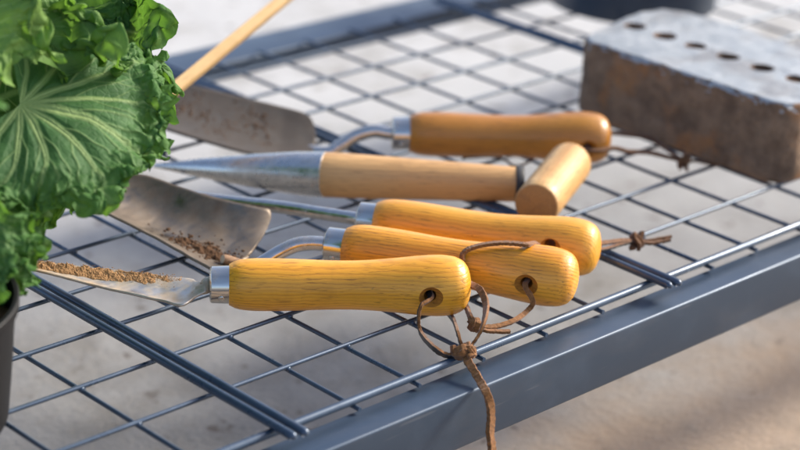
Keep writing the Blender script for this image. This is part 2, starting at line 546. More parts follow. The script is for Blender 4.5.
# ------------------------------------------------------------------ tool parts
HANDLE = [(0, .0118), (.025, .0136), (.06, .0147), (.12, .0152), (.25, .0150), (.42, .0142), (.55, .0144), (.68, .0158),
          (.80, .0174), (.87, .0178), (.93, .0168), (.965, .0145), (.985, .0108), (.996, .0056), (1, 0)]
def handle(parent, a, b, mat, scale=1.0, hole_t=.83, hole_up=0.0, roll=0.0, flat=1.0, prof=HANDLE, hole=True):
    a = V(a); b = V(b); L = (b - a).length
    pr = [(0, 0), (0, prof[0][1] * scale * .9)]
    N = 70
    for k in range(N + 1):
        t = 1 - (1 - k / N) ** 1.6
        r = smoothlook(prof, t) * scale if t < 1 else 0
        pr.append((t * L, max(r, 0)))
    vs, fs = lathe(pr, 64)
    me = mesh('handle', vs, fs)
    mw = axis_matrix(a, b) @ Matrix.Rotation(roll, 4, 'X')
    o = obj('handle', me, [mat, M['hole']], parent, mw, 60)
    if hole:
        r = smoothlook(prof, hole_t) * scale
        cp = [(-.04, 0), (-.04, .012), (-r - .004, .0100), (-r * .96, .0066), (-r * .90, .0058), (-r * .80, .0036), (0, .0036), (r * .80, .0036),
              (r * .90, .0058), (r * .96, .0066), (r + .004, .0100), (.04, .012), (.04, 0)]
        cv, cf = lathe(cp, 40)
        cm = mesh('cut', cv, cf)
        cm.materials.append(M['hole'])
        x = (b - a).normalized()
        y = V((0, 0, 1)).cross(x).normalized()
        c = bpy.data.objects.new('cut', cm); COL.objects.link(c)
        ctr = a + (b - a) * hole_t + V((0, 0, hole_up))
        c.matrix_world = axis_matrix(ctr, ctr + y)
        bpy.context.view_layer.update()
        carve(o, [c])
    return o

def ferrule(parent, a, d, r=.0107, L=.0125, mat=None):
    """a: outer end of the ferrule, d: direction to the handle"""
    d = V(d).normalized()
    pr = [(0, 0), (0, r * .80), (.0004, r * .93), (.0012, r), (L * .45, r * 1.015), (L * .9, r * 1.03), (L, r * 1.05), (L, 0)]
    vs, fs = lathe(pr, 48)
    mw = axis_matrix(a, V(a) + d)
    o = obj('ferrule', mesh('ferrule', vs, fs), mat or M['chrome'], parent, mw, 35)
    # crimp pin facing the front
    y = V((0, 0, 1)).cross(d).normalized()
    side = (-y if y.dot(FWD) > 0 else y)
    n = (side * .93 - V((0, 0, 1)) * .37).normalized()
    c = V(a) + d * (L * .55)
    pv, pf = lathe([(0, .0017), (.0004, .0017), (.0008, .0012), (.0007, .0006), (.0005, 0)], 16)
    obj('rivet', mesh('rivet', pv, pf), M['cone'], o, axis_matrix(c + n * r * 1.0, c + n * r * 1.1, d), 60)
    return o

def arc(P, t):
    ls = [(P[i + 1] - P[i]).length for i in range(len(P) - 1)]
    d = t * sum(ls)
    for i, q in enumerate(ls):
        if d <= q or i == len(ls) - 1: return P[i].lerp(P[i + 1], min(1, d / max(q, 1e-9)))
        d -= q

def blade(parent, near, far, sag, mat, thick=.0013, nx=60, ny=24, round0=.06, tip=.25, name='blade', shoulder=0):
    """near / far: edge points from the neck end to the tip end; hollow upward between them"""
    N_ = spline(near, 16); F_ = spline(far, 16)
    vs, fs = [], []
    for i in range(nx + 1):
        t = i / nx
        def samp(P): return arc(P, t)
        n = samp(N_); f = samp(F_)
        c = (n + f) / 2
        # width closes at the tip in a rounded point, and its corners are rounded at the neck
        wsc = 1.0
        if t > 1 - tip:
            q = (t - (1 - tip)) / tip
            wsc = max(.02, math.sqrt(max(0, 1 - q ** 2.2)))
        if t < round0:
            q = 1 - t / round0
            wsc *= max(.03, (1 - .92 * (1 - math.sqrt(max(0, 1 - q * q)))) if shoulder == 0 else 1 - shoulder * q)
        sg = lin(sag, t) if isinstance(sag, list) else sag
        up = (f - n).cross(N_[-1] - N_[0]).normalized()
        if up.z < 0: up = -up
        for j in range(ny + 1):
            b = (j / ny) * 2 - 1
            p = c + (f - n) * .5 * b * wsc
            p = p - up * sg * (1 - (b * wsc) ** 2)
            p += up * noise.noise(p * 90) * .0004
            vs.append(p)
    for i in range(nx):
        for j in range(ny):
            a = i * (ny + 1) + j
            fs.append((a, a + 1, a + ny + 2, a + ny + 1))
    o = obj(name, mesh(name, vs, fs), mat, parent, None, 60)
    md = o.modifiers.new('thick', 'SOLIDIFY'); md.thickness = thick; md.offset = 0
    return o

def blade_point(near, far, sag, t, b, lift=0):
    N_ = spline(near, 16); F_ = spline(far, 16)
    n = arc(N_, t); f = arc(F_, t)
    up = (f - n).cross(N_[-1] - N_[0]).normalized()
    if up.z < 0: up = -up
    sg = lin(sag, t) if isinstance(sag, list) else sag
    return (n + f) / 2 + (f - n) * .5 * b - up * sg * (1 - b * b) + up * lift

def clods(name, pts, mat, parent, seed=1):
    """crumbs of soil: little uneven lumps, one mesh"""
    vs, fs = [], []
    rg = random.Random(seed)
    for p, r in pts:
        bm = bmesh.new()
        bmesh.ops.create_icosphere(bm, subdivisions=2 if r > .0014 else 1, radius=r)
        o = V((rg.random() * 9, rg.random() * 9, rg.random() * 9))
        base = len(vs)
        bm.verts.index_update()
        for v in bm.verts:
            q = v.co * (1 + .55 * noise.noise(v.co / r * 1.1 + o))
            vs.append(V(p) + V((q.x, q.y, q.z * .75)))
        for f in bm.faces: fs.append(tuple(base + v.index for v in f.verts))
        bm.free()
    return obj(name, mesh(name, vs, fs), mat, parent, None, 180)

def add_ribbon(vs, fs, mi, path, wdt, th, hint, twist=None, seed=0):
    """flat leather thong: suede face (material 0) and dark grain face (material 1)"""
    fr = frames(path, hint)
    base = len(vs); L = len(fr)
    for i, (p, t, n, b) in enumerate(fr):
        tw = twist(i / (L - 1)) if twist else 0
        n2 = n * math.cos(tw) + b * math.sin(tw); b2 = b * math.cos(tw) - n * math.sin(tw)
        k = 1 + .20 * noise.noise((i * .33, seed, 0)) + .10 * noise.noise((i * 1.7, seed, 2)); j = .0003 * noise.noise((i * .4, seed, 4)) + .00018 * noise.noise((i * 1.9, seed, 8))
        a, c = wdt * .5 * k, th * .5
        for (u, v) in ((-1, -.7), (-.86, -1), (.86, -1), (1, -.7), (1, .7), (.86, 1), (-.86, 1), (-1, .7)):
            vs.append(p + b2 * (a * u) + n2 * (c * v + j))
    for i in range(L - 1):
        for k in range(8):
            q = base + i * 8 + k; r_ = base + i * 8 + (k + 1) % 8
            fs.append((q, r_, r_ + 8, q + 8)); mi.append(1 if k in (0, 1, 2) else 0)
    fs.append(tuple(base + k for k in reversed(range(8)))); mi.append(0)
    fs.append(tuple(base + (L - 1) * 8 + k for k in range(8))); mi.append(0)

def cord(parent, strands, mats, name='cord'):
    """strands: (points, width, thickness, hint, twist)"""
    vs, fs, mi = [], [], []
    for k, (pts, wd, th, hint, tw) in enumerate(strands):
        add_ribbon(vs, fs, mi, spline(pts, 14), wd, th, hint, tw, k * 3.1)
    me = mesh(name, vs, fs)
    for x in mats: me.materials.append(x)
    for p, q in zip(me.polygons, mi): p.material_index = q
    return obj(name, me, mats, parent, None, 32)

def knot(parent, c, ax, r, mats, wd=.003, th=.0018, turns=2.3, squash=1.0, seed=0):
    """an overhand knot: the thong wound round itself, plus a crossing turn"""
    ax = V(ax).normalized()
    u = ax.orthogonal().normalized(); v = ax.cross(u)
    rg = random.Random(seed)
    pts = []
    n = 22
    for i in range(n):
        t = i / (n - 1)
        a = t * turns * 2 * math.pi + seed
        rr = r * (1 + .12 * math.sin(5 * a + seed))
        pts.append(V(c) + (u * math.cos(a) + v * math.sin(a) * squash) * rr + ax * ((t - .5) * wd * 1.6 + .0006 * math.sin(3 * a)))
    pts2 = []
    w2 = (ax * .75 + u * .5).normalized(); u2 = w2.orthogonal().normalized(); v2 = w2.cross(u2)
    for i in range(12):
        a = i / 11 * 1.05 * 2 * math.pi + seed * 2
        pts2.append(V(c) + (u2 * math.cos(a) + v2 * math.sin(a)) * r * 1.08)
    vs, fs, mi = [], [], []
    add_ribbon(vs, fs, mi, spline(pts, 5), wd, th, u, None, seed)
    add_ribbon(vs, fs, mi, spline(pts2, 6), wd, th, u2, None, seed + 5)
    me = mesh('knot', vs, fs)
    for x in mats: me.materials.append(x)
    for p, q in zip(me.polygons, mi): p.material_index = 0
    return obj('knot', me, mats, parent, None, 32)

SU = [M['suede'], M['grain']]
SUD = [M['suede_dark'], M['grain']]

# ------------------------------------------------------------------ front trowel
A = at(229, 284.5, .0185); B = at(471, 285.5, .0195)
d1 = (B - A).normalized()
t1 = thing('hand_trowel', (A.x, A.y, 0.0014), 'nearest trowel, its narrow blade caked in sandy soil, cord tail hanging over the rail', 'trowel', 'wooden handled hand tools')
handle(t1, A, B, M['wood1'], 1.0, .82)
F1 = A - d1 * .0112
ferrule(t1, F1, d1)
near1 = [at(206, 292.5, .017), at(196, 297, .0150), at(181, 306, .0125), at(160, 300.5, .0125), at(108, 289, .0160), at(37, 270.5, .024), at(5, 262, .027)]
far1 = [at(206, 284.5, .017), at(196, 282.5, .0160), at(190, 279.5, .0160), at(160, 276, .0175), at(100, 269, .0210), at(37, 261.5, .026), at(5, 258, .028)]
sag1 = [(0, -.0035), (.10, .000), (.25, .0025), (1, .002)]
blade(t1, near1, far1, sag1, M['blade1'], .0014, 90, 20, 0.0, .16)
tube('neck', spline([F1 + d1 * .004, F1 - d1 * .001, at(205, 288.5, .0175), at(197, 290, .0160)], 6), lambda t: .0052 - .0026 * t, M['blade1'], t1, 16)
# caked sandy soil along the far half of the blade
vs, fs = [], []
NX, NY = 420, 40
for i in range(NX + 1):
    t = .15 + .85 * i / NX
    for j in range(NY + 1):
        q = j / NY
        b0 = -.10 + .25 * noise.noise((t * 14, 0, 3)) + .85 * min(1, max(0, (.62 - t) / .46)) ** 1.3
        b1 = 1.02 + .12 * noise.noise((t * 30, 5, 0))
        b = b0 + (b1 - b0) * q
        p = blade_point(near1, far1, sag1, t, b)
        hgt = (math.sin(math.pi * q) ** .45) * (.0015 + .0010 * noise.noise((t * 22, b * 2, 1))) * min(1, .1 + (t - .15) * 4)
        nz = noise.noise(p * 420) * .0006 + noise.noise(p * 1400) * .0005
        edge = math.sin(math.pi * q) ** .3
        p = p + V((0, 0, hgt + .0003)) + V((noise.noise(p * 600), noise.noise(p * 600 + V((7, 0, 0))), 0)) * .0003 + V((0, 0, nz * edge))
        vs.append(p)
for i in range(NX):
    for j in range(NY):
        a = i * (NY + 1) + j; fs.append((a, a + 1, a + NY + 2, a + NY + 1))
bl1 = [c for c in t1.children if c.name.startswith('blade')][0]
obj('soil', mesh('soil', vs, fs), M['sand'], bl1, None, 180)
rg = random.Random(3)
pts = []
for k in range(260):
    t = rg.uniform(.16, 1); b = rg.choice([rg.uniform(.9, 1.06), rg.uniform(-.35, 1)])
    pts.append((blade_point(near1, far1, sag1, t, b, .0004 if b < .2 else .0015), rg.uniform(.00015, .00042)))
clods('soil_crumbs', pts, M['sand'], bl1, 5)
# cord: hole -> knot on the rail, and the other end from behind
hc = A + (B - A) * .82
hf = atd(424, 300, depth_of(hc) - .017)
kn1 = at(463, 352, .0062)
side = V((0, 0, 1)).cross(d1).normalized()
if side.dot(FWD) > 0: side = -side
back_out = hc - side * .019
tocam = -FWD
c1 = cord(t1, [
    ([hc - side * .004, hc + side * .008, hc + side * .0172 - V((0, 0, .0006)), atd(421.5, 305, depth_of(hc) - .0205), atd(418.5, 318, depth_of(hc) - .021), atd(421, 333, depth_of(hc) - .023), atd(434, 348, depth_of(kn1) - .002), atd(448, 355.5, depth_of(kn1) - .001), kn1 + tocam * .001], .0038, .0020, RIGHT, lambda t: -.7),
    ([hc + side * .002, hc - side * .010, back_out + V((0, 0, .001)), atd(462, 281, depth_of(hc) + .012), atd(472, 285, depth_of(hc) - .004), atd(481, 291, depth_of(hc) - .012), atd(486, 305, depth_of(hc) - .022), atd(484, 322, depth_of(kn1) + .006), atd(477, 338, depth_of(kn1) + .003), kn1 + RIGHT * .002], .0040, .0018, UP, lambda t: -.6 + 2.2 * t),
    ([hc - side * .004, back_out - V((0, 0, .004)), atd(445, 308, depth_of(hc) + .014), atd(453.5, 320, depth_of(hc) - .002), atd(457.5, 332, depth_of(kn1) + .008), kn1 + tocam * -.002], .0042, .0018, RIGHT, lambda t: -.9),
    ([kn1, atd(467, 360, depth_of(kn1) - .004), at(474, 371, .0012), at(481, 383, -.0018), at(486.5, 393, -.0032), atd(490, 404, 1.1285), atd(491, 418, 1.1275), atd(490, 434, 1.126), atd(492, 449, 1.124), atd(492, 461, 1.123)], .0044, .0030, UP, lambda t: .25 + .45 * math.sin(6 * t)),
], SU)
knot(c1, kn1 + tocam * .0012, (RIGHT * .35 - UP).normalized(), .0041, SU, .0042, .0024, 1.8, 1.15, 1)
knot(c1, kn1 + tocam * .001 + RIGHT * .0035 + UP * .001, RIGHT, .0030, SU, .0036, .0020, 1.3, 1.1, 4)

# ------------------------------------------------------------------ wide trowel behind it
A = at(345.5, 247, .0190); B = at(578.5, 280.5, .0195)
d2 = (B - A).normalized()
t2 = thing('hand_trowel', (A.x, A.y, 0.0014), 'trowel with wide hollow blade and dark crumbs, cord looped over its yellow handle', 'trowel', 'wooden handled hand tools')
handle(t2, A, B, M['wood2'], 1.0, .80)
F2 = A - d2 * .0122
ferrule(t2, F2, d2)
near2 = [at(222, 276, .007), at(205, 266, .0090), at(160, 240.5, .016), at(110, 215, .026), at(70, 197, .034)]
far2 = [at(282, 209.5, .018), at(262, 208, .021), at(205, 194.5, .027), at(150, 176, .034), at(105, 160, .041)]
sag2 = [(0, .009), (.15, .0125), (.6, .013), (1, .008)]
bl2 = blade(t2, near2, far2, sag2, M['blade2'], .0016, 110, 40, .10, .28)
tube('neck', spline([F2 + d2 * .005, F2 - d2 * .001, atd(312, 243, depth_of(F2)), atd(296, 245, depth_of(F2)), atd(280, 252, depth_of(F2) - .001), at(262, 262.5, .0085), at(246, 270, .0055), at(228, 273, .0060)], 8),
     lambda t: .0045 - .0012 * max(0, t - .7) / .3, M['rod'], t2, 20)
vs, fs = [], []
for i in range(91):
    for j in range(41):
        u, v_ = i / 90, j / 40
        t = .06 + .46 * u; b = -.62 + .62 * v_
        m_ = max(0, 1 - ((u - .38) / .55) ** 2 - ((v_ - .5) / .5) ** 2)
        hgt = .0030 * (m_ * 1.1 + .9 * noise.fractal(V((t * 14, b * 4, 2)), .8, 2, 5) - .42)
        vs.append(blade_point(near2, far2, sag2, t, b, max(-.0022, hgt) - .0002))
for i in range(90):
    for j in range(40):
        a_ = i * 41 + j; fs.append((a_, a_ + 1, a_ + 42, a_ + 41))
obj('caked_soil', mesh('caked_soil', vs, fs), M['soil'], bl2, None, 180)
rg = random.Random(8)
pts = []
for k in range(700):
    t = abs(rg.gauss(.24, .11)); b = rg.gauss(-.30, .17)
    if t > .75 or t < .02: continue
    pts.append((blade_point(near2, far2, sag2, t, b, .0007), rg.choice([.0004, .0005, .0006, .0008, .0010, .0014]) * rg.uniform(.7, 1.1)))
clods('soil_crumbs', pts, M['soil'], bl2, 9)
# cord
hc = A + (B - A) * .80
side = V((0, 0, 1)).cross(d2).normalized()
if side.dot(FWD) > 0: side = -side
kn2 = atd(474, 324.5, 1.178)
topc = A + (B - A) * .60
rt = smoothlook(HANDLE, .66)
def over(px, py, r=.0176, ax=None):
    """a point on the upper skin of the handle seen at that pixel"""
    d = (FWD * FPX + RIGHT * (px - 400) + DOWN * (py - 225)).normalized()
    # nearest hit on a cylinder of radius r about the axis
    x = d2; w0 = CAM - A
    dp = d - x * d.dot(x); wp = w0 - x * w0.dot(x)
    a = dp.dot(dp); b = 2 * dp.dot(wp); c = wp.dot(wp) - r * r
    q = b * b - 4 * a * c
    tt = (-b - math.sqrt(q)) / (2 * a) if q > 0 else -b / (2 * a)
    return CAM + d * tt
tl = [over(462.5, 264, .0172), over(463, 254, .0172), over(470, 248.5, .0176), over(483, 245, .0180), over(500, 243, .0186), over(515, 243.5, .0190), over(527, 244.5, .0194)]
c2 = cord(t2, [
    ([hc - side * .004, hc + side * .009, hc + side * .0174 - V((0, 0, .0006)), atd(533, 301.5, depth_of(hc) - .0205), atd(527, 311, depth_of(hc) - .0215), atd(515, 320, depth_of(kn2) + .012), atd(500, 325.5, depth_of(kn2) + .006), atd(486, 327, depth_of(kn2) + .001), kn2], .0030, .0018, UP, lambda t: .3 * t),
    ([hc, hc - side * .012, hc - side * .0192 + V((0, 0, .004)), hc - side * .0150 + V((0, 0, .0130))] + tl[::-1] + [over(464.5, 275, .0182), atd(463, 288, depth_of(topc) - .019), atd(466, 305, depth_of(topc) - .017), atd(470, 316, depth_of(kn2) + .002), kn2], .0034, .0020, UP, lambda t: 2.9),
    ([kn2, atd(484, 330, depth_of(kn2) - .001), atd(497, 331.5, depth_of(kn2) + .002), atd(510, 331.5, depth_of(kn2) + .004)], .0028, .0018, UP, lambda t: .3),
], SU)
knot(c2, kn2, (RIGHT - UP * .2).normalized(), .0030, SU, .0034, .0020, 1.8, 1.1, 2)

# ------------------------------------------------------------------ weeder, third handle
A = at(376, 221, .0190); B = at(601, 250.5, .0195)
d3 = (B - A).normalized()
t3 = thing('hand_weeder', (A.x, A.y, 0.0014), 'yellow-handled weeder with a straight steel rod, between the wide trowel and the dibber', 'weeder', 'wooden handled hand tools')
handle(t3, A, B, M['wood3'], 1.0, .79, .0055)
F3 = A - d3 * .0115
ferrule(t3, F3, d3)
rp = [F3 + d3 * .004, F3 - d3 * .002, at(330, 214.5, .0185), at(280, 207, .0180), at(228, 201.5, .0170), at(190, 197, .015)]
rod = tube('rod', spline(rp, 10), lambda t: .0042, M['rod'], t3, 20)
# forked tip, mostly behind the wide blade
fk = at(190, 197, .015); fd = (fk - at(228, 201.5, .017)).normalized(); fs_ = V((0, 0, 1)).cross(fd).normalized()
vs, fs = [], []
for sgn in (-1, 1):
    add_tube(vs, fs, spline([fk - fd * .004, fk + fd * .010 + fs_ * .003 * sgn, fk + fd * .028 + fs_ * .0065 * sgn - V((0, 0, .003))], 6), lambda t: .0036 - .0026 * t, 12)
obj('fork', mesh('fork', vs, fs), M['rod'], t3, None, 60)
hc = A + (B - A) * .79
side = V((0, 0, 1)).cross(d3).normalized()
if side.dot(FWD) > 0: side = -side
kn3 = at(637, 241, .0062)
dk = depth_of(kn3); db = depth_of(B) + .016
c3 = cord(t3, [
    ([hc, hc - side * .010, hc - side * .0185 + V((0, 0, .001)), hc - side * .0165 + d3 * .018, atd(597, 243, db), atd(610, 242, db * .66 + dk * .34), atd(624, 240.5, db * .3 + dk * .7), kn3], .0028, .0019, UP, lambda t: .2),
    ([hc, hc - side * .010, hc - side * .0185 - V((0, 0, .003)), hc - side * .0150 + d3 * .018 - V((0, 0, .006)), atd(598, 250, db - .004), atd(611, 247.5, db * .66 + dk * .34), atd(624, 243.5, db * .3 + dk * .7), kn3], .0028, .0019, UP, lambda t: -.2),
    ([kn3, at(648, 240.5, .0058), at(660, 238.5, .0062), at(671, 236.5, .0066)], .0028, .0019, UP, lambda t: .1),
    ([kn3, at(648, 243, .0052), at(660, 241.5, .0050), at(670, 239.5, .0056)], .0028, .0019, UP, lambda t: .5),
], SUD)
knot(c3, kn3, (RIGHT + UP * .1).normalized(), .0040, SUD, .0042, .0022, 1.6, 1.15, 3)

# ------------------------------------------------------------------ dibber
A = at(322, 174.5, .0175); B = at(519, 184.5, .0180)
dd = (B - A).normalized()
tip_ = at(153, 165.5, .0075)
t4 = thing('dibber', (A.x, A.y, 0.0014), 'pale wooden T-handled dibber with a long bright steel cone point', 'dibber', 'wooden handled hand tools')
L = (B - A).length
vs, fs = lathe([(-.005, 0), (-.005, .0138), (0, .0148), (L * .1, .0148), (L * .4, .0138), (L * .8, .0122), (L * .96, .0116), (L, .0114), (L, 0)], 56)
obj('shaft', mesh('shaft', vs, fs), M['woodd'], t4, axis_matrix(A, B), 40)
Lc = (A - tip_).length
vs, fs = lathe([(0, 0), (.001, .0013), (Lc * .08, .0026), (Lc * .3, .0066), (Lc * .6, .0112), (Lc * .85, .0142), (Lc * .97, .0149), (Lc + .0010, .01505), (Lc + .0022, .0151), (Lc + .0024, .0146)], 64)
cn = obj('metal_cone', mesh('metal_cone', vs, fs), M['cone'], t4, axis_matrix(tip_, A), 40)
pv, pf = lathe([(0, .0014), (.0004, .0013), (.0006, 0)], 14)
cc = A - dd * .006; nn = (-FWD * .75 + UP * .1 + DOWN * .55).normalized()
nn = (nn - dd * nn.dot(dd)).normalized()
obj('rivet', mesh('rivet', pv, pf), M['chrome'], cn, axis_matrix(cc + nn * .0150, cc + nn * .02, dd), 60)
vs, fs = lathe([(0, 0), (0, .0108), (.0012, .0124), (.0045, .0126), (.006, .0116), (.006, 0)], 40)
obj('rubber_band', mesh('rubber_band', vs, fs), M['rubber'], t4, axis_matrix(B - dd * .003, B + dd), 40)
# cross handle: from the end face near the camera to the rounded far end
E0 = at(536, 205.5, .0185); 
E1 = at(573, 159.5, .0200)
de = (E1 - E0).normalized()
Le = (E1 - E0).length
pr = [(0, 0), (0, .0130), (.0005, .0139), (.0016, .0146)]
for k in range(1, 8): pr.append((Le * k / 8, .0148))
for k in range(0, 8):
    a = k / 7 * math.pi / 2
    pr.append((Le - .010 + .010 * math.sin(a), .0148 * math.cos(a) ** .55 if k < 7 else 0))
vs, fs = lathe(pr, 56)
me = mesh('cross_handle', vs, fs)
me.materials.append(M['woodt']); me.materials.append(M['endgrain'])
for p in me.polygons:
    if p.center.x < .0004: p.material_index = 1
obj('cross_handle', me, M['woodt'], t4, axis_matrix(E0, E1), 40)

# ------------------------------------------------------------------ farthest trowel
A = at(409, 133.5, .0195); B = at(611, 138.5, .0200)
d5 = (B - A).normalized()
t5 = thing('hand_trowel', (A.x, A.y, 0.0014), 'farthest trowel, brown wooden handle ending beside the brick and dull muddy blade', 'trowel', 'wooden handled hand tools')
handle(t5, A, B, M['wood5'], 1.02, .87, -.002)
F5 = A - d5 * .0122
ferrule(t5, F5, d5, .0112)
near5 = [at(313, 156, .008), at(290, 157, .009), at(245, 152.5, .014), at(177, 133, .022), at(130, 118, .028)]
far5 = [at(319, 122, .016), at(300, 112, .020), at(250, 99.5, .024), at(188, 84.5, .030), at(140, 73, .036)]
sag5 = [(0, .003), (.2, .006), (1, .005)]
bl5 = blade(t5, near5, far5, sag5, M['blade5'], .0016, 70, 30, .08, .25)
pe = blade_point(near5, far5, sag5, .03, -.25, -.001)
tube('neck', spline([F5 + d5 * .005, F5 - d5 * .002, atd(374, 131, depth_of(F5)), atd(356, 136, depth_of(F5)), atd(340, 146, depth_of(F5)), atd(328, 153, depth_of(F5)), pe + V((0, 0, -.003)), blade_point(near5, far5, sag5, .10, -.25, -.006)], 8), .0047, M['rod'], t5, 18)
rg = random.Random(21)
pts = []
for k in range(420):
    t = rg.uniform(.25, .8); b = rg.gauss(.15, .35) + .3 * math.sin(t * 20)
    if abs(b) > .85: continue
    pts.append((blade_point(near5, far5, sag5, t, b, .0006), rg.choice([.0005, .0007, .0009, .0013]) * rg.uniform(.7, 1.1)))
clods('soil_crumbs', pts, M['soil'], bl5, 11)
hc = A + (B - A) * .87 - V((0, 0, .002))
side = V((0, 0, 1)).cross(d5).normalized()
if side.dot(FWD) > 0: side = -side
kn5 = at(684, 161, .0062)
c5 = cord(t5, [
    ([hc, hc + side * .010, hc + side * .0180, hc + side * .0190 + d5 * .008, B + side * .0135 + d5 * .001 - V((0, 0, .002)), at(628, 151.5, .017), at(648, 152.5, .013), at(668, 157, .0085), kn5], .0032, .0022, UP, lambda t: .2),
    ([hc, hc - side * .012, hc - side * .0195, hc - side * .0185 + d5 * .014, at(646, 137, .0085), at(655, 141, .0068), at(668, 150, .0055), kn5], .0032, .0022, UP, lambda t: .2),
    ([kn5, at(696, 161, .0052), at(708, 163.5, .0048), at(718, 165.5, .0048)], .0030, .0020, UP, lambda t: .1),
    ([hc, hc - side * .012, hc - side * .0195, hc - side * .018 - d5 * .02 - V((0, 0, .012)), at(520, 166, .0035), at(505, 160, .0045), at(492, 156.5, .0055), at(475, 157, .005), at(462, 158.5, .0035)], .0024, .0016, UP, lambda t: .0),
], SUD)
knot(c5, kn5, (RIGHT - UP * .2).normalized(), .0042, SUD, .0042, .0022, 1.6, 1.1, 5)

# ------------------------------------------------------------------ brick
HB = .0585; ZB = .0016
ol = [(.4905, .006), (.4955, -.003), (.506, -.0070), (.56, -.0070), (.600, -.0065), (.6085, -.004), (.6100, .060), (.6115, .150), (.6100, .176), (.601, .192), (.580, .198), (.545, .1935), (.505, .1835), (.4935, .1795), (.4885, .170), (.4895, .110), (.4900, .050)]
dense = []
for k in range(len(ol)):
    a = V(ol[k]); b = V(ol[(k + 1) % len(ol)])
    n = max(1, int((b - a).length / .0022))
    for i in range(n): dense.append(a.lerp(b, i / n))
cx, cy = .55, .085
br = thing('brick', (cx, cy, ZB), 'old brown brick with a pale grey top and a row of round holes', 'brick')
vs, fs = [], []
NZ = 26
P = len(dense)
def bpoint(q, z, inset=0.0):
    v = V((q.x, q.y, z))
    c = V((cx, cy, z)); d = (c - v).normalized()
    v = v + d * inset
    n = noise.fractal(v * 70, .9, 2.0, 4) * .0011 + noise.noise(v * 260) * .0004
    return v + d * n * (1 if inset < .004 else .3)
ZS = [HB * .86 * k / 18 for k in range(18)] + [HB * (.86 + .14 * k / 12) for k in range(13)]
NZ = len(ZS) - 1
for k in range(NZ + 1):
    z = ZS[k]
    rnd = 0
    e0 = min(z, HB - z)
    if e0 < .0035: rnd = .0035 - math.sqrt(max(0, .0035 ** 2 - (.0035 - e0) ** 2))
    for q in dense:
        chip = max(0, noise.noise((q.x * 120, q.y * 120, 0))) * .0035 if k >= NZ - 4 else 0
        p = bpoint(q, z, rnd + chip)
        if k == NZ: p.z -= chip * .6
        vs.append(p + V((0, 0, ZB)))
for k in range(NZ):
    for i in range(P):
        a = k * P + i; b = k * P + (i + 1) % P
        fs.append((a, b, b + P, a + P))
NR = 22
last = NZ * P
for r in range(1, NR):
    f = r / NR
    start = len(vs)
    for i, q in enumerate(dense):
        e = V((q.x, q.y)); c2_ = V((cx, cy))
        c2_ = V((.55, min(max(q.y, .02), .15)))
        p2 = e.lerp(c2_, f)
        z = HB + ZB + noise.fractal(V((p2.x, p2.y, 0)) * 60, .9, 2, 4) * .0007
        vs.append(V((p2.x, p2.y, z)))
    for i in range(P):
        a = last + i; b = last + (i + 1) % P
        fs.append((a, b, start + (i + 1) % P, start + i))
    last = start
fs.append(tuple(last + i for i in range(P)))
fs.append(tuple(reversed(range(P))))
me = mesh('body', [v for v in vs], fs)
for x in (M['brick'], M['mortar_sky'], M['brickhole']): me.materials.append(x)
me.validate()
for p in me.polygons:
    p.material_index = 1 if (p.normal.z > .75 and p.center.z > HB * .8) or p.center.z - ZB > HB - .0008 - .0060 * max(0, noise.fractal(V((p.center.x * 130, p.center.y * 130, p.center.z * 40)), .9, 2, 3)) - (.006 if noise.noise(p.center * 260) > .52 else 0) else 0
bo = obj('body', me, [M['brick']], br, None, 60)
cuts = []
for k, y in enumerate((.1755, .1465, .1175, .0875, .0570, .0270)):
    vs, fs = lathe([(0, 0), (0, .0074), (.0034, .0082), (.0056, .0092), (.010, .0116), (.010, 0)], 28)
    cm = mesh('cut', vs, fs); cm.materials.append(M['brickhole'])
    c = bpy.data.objects.new('cut', cm); COL.objects.link(c)
    c.matrix_world = axis_matrix((.5455, y, ZB + HB - .0040 + .0009 * math.sin(k * 4)), (.5455, y, 1), V((0, 1, 0)))
    cuts.append(c)
bpy.context.view_layer.update()
carve(bo, cuts)

# ------------------------------------------------------------------ pots
def pot(name, c, r0, r1, h, mat, label, cat):
    o = thing(name, c, label, cat)
    pr = [(0, 0), (0, r0 - .004), (.0012, r0 - .001), (.003, r0), (h * .5, (r0 + r1) / 2), (h - .0065, r1 - .0008), (h - .006, r1 + .0012), (h - .0006, r1 + .0014), (h, r1 + .0008), (h, r1 - .0012),
          (h - .02, r1 - .003), (h - .02, 0)]
    vs, fs = lathe(pr, 72)
    obj('body', mesh('body', vs, fs), mat, o, axis_matrix(c, V(c) + V((0, 0, 1)), V((0, 1, 0))), 35)
    vs, fs = [], []
    n = 30
    for i in range(n + 1):
        for k in range(48):
            a = 2 * math.pi * k / 48; r = (r1 - .0028) * i / n
            p = V((c[0] + r * math.cos(a), c[1] + r * math.sin(a), c[2] + h - .015))
            vs.append(p + V((0, 0, noise.fractal(p * 90, .9, 2, 4) * .003)))
    for i in range(n):
        for k in range(48):
            a = i * 48 + k; b = i * 48 + (k + 1) % 48
            fs.append((a, b, b + 48, a + 48))
    obj('potting_soil', mesh('potting_soil', vs, fs), M['soil'], o, None, 180)
    return o
edge = at(7, 424, .003)
PC = edge + V((RIGHT.x, RIGHT.y, 0)).normalized() * -.070
PC = (PC.x, PC.y, .0016)
pot('plant_pot', PC, .070, .0755, .069, M['pot'], 'black plastic pot at the left edge with curly kale growing from it', 'plant pot')
fp = at(637, 26.5, .002)
hv = V((FWD.x, FWD.y, 0)).normalized()
c = fp + hv * .074
pot('plant_pot', (c.x, c.y, .0016), .074, .086, .13, M['pot2'], 'dark navy pot standing behind the brick', 'plant pot')

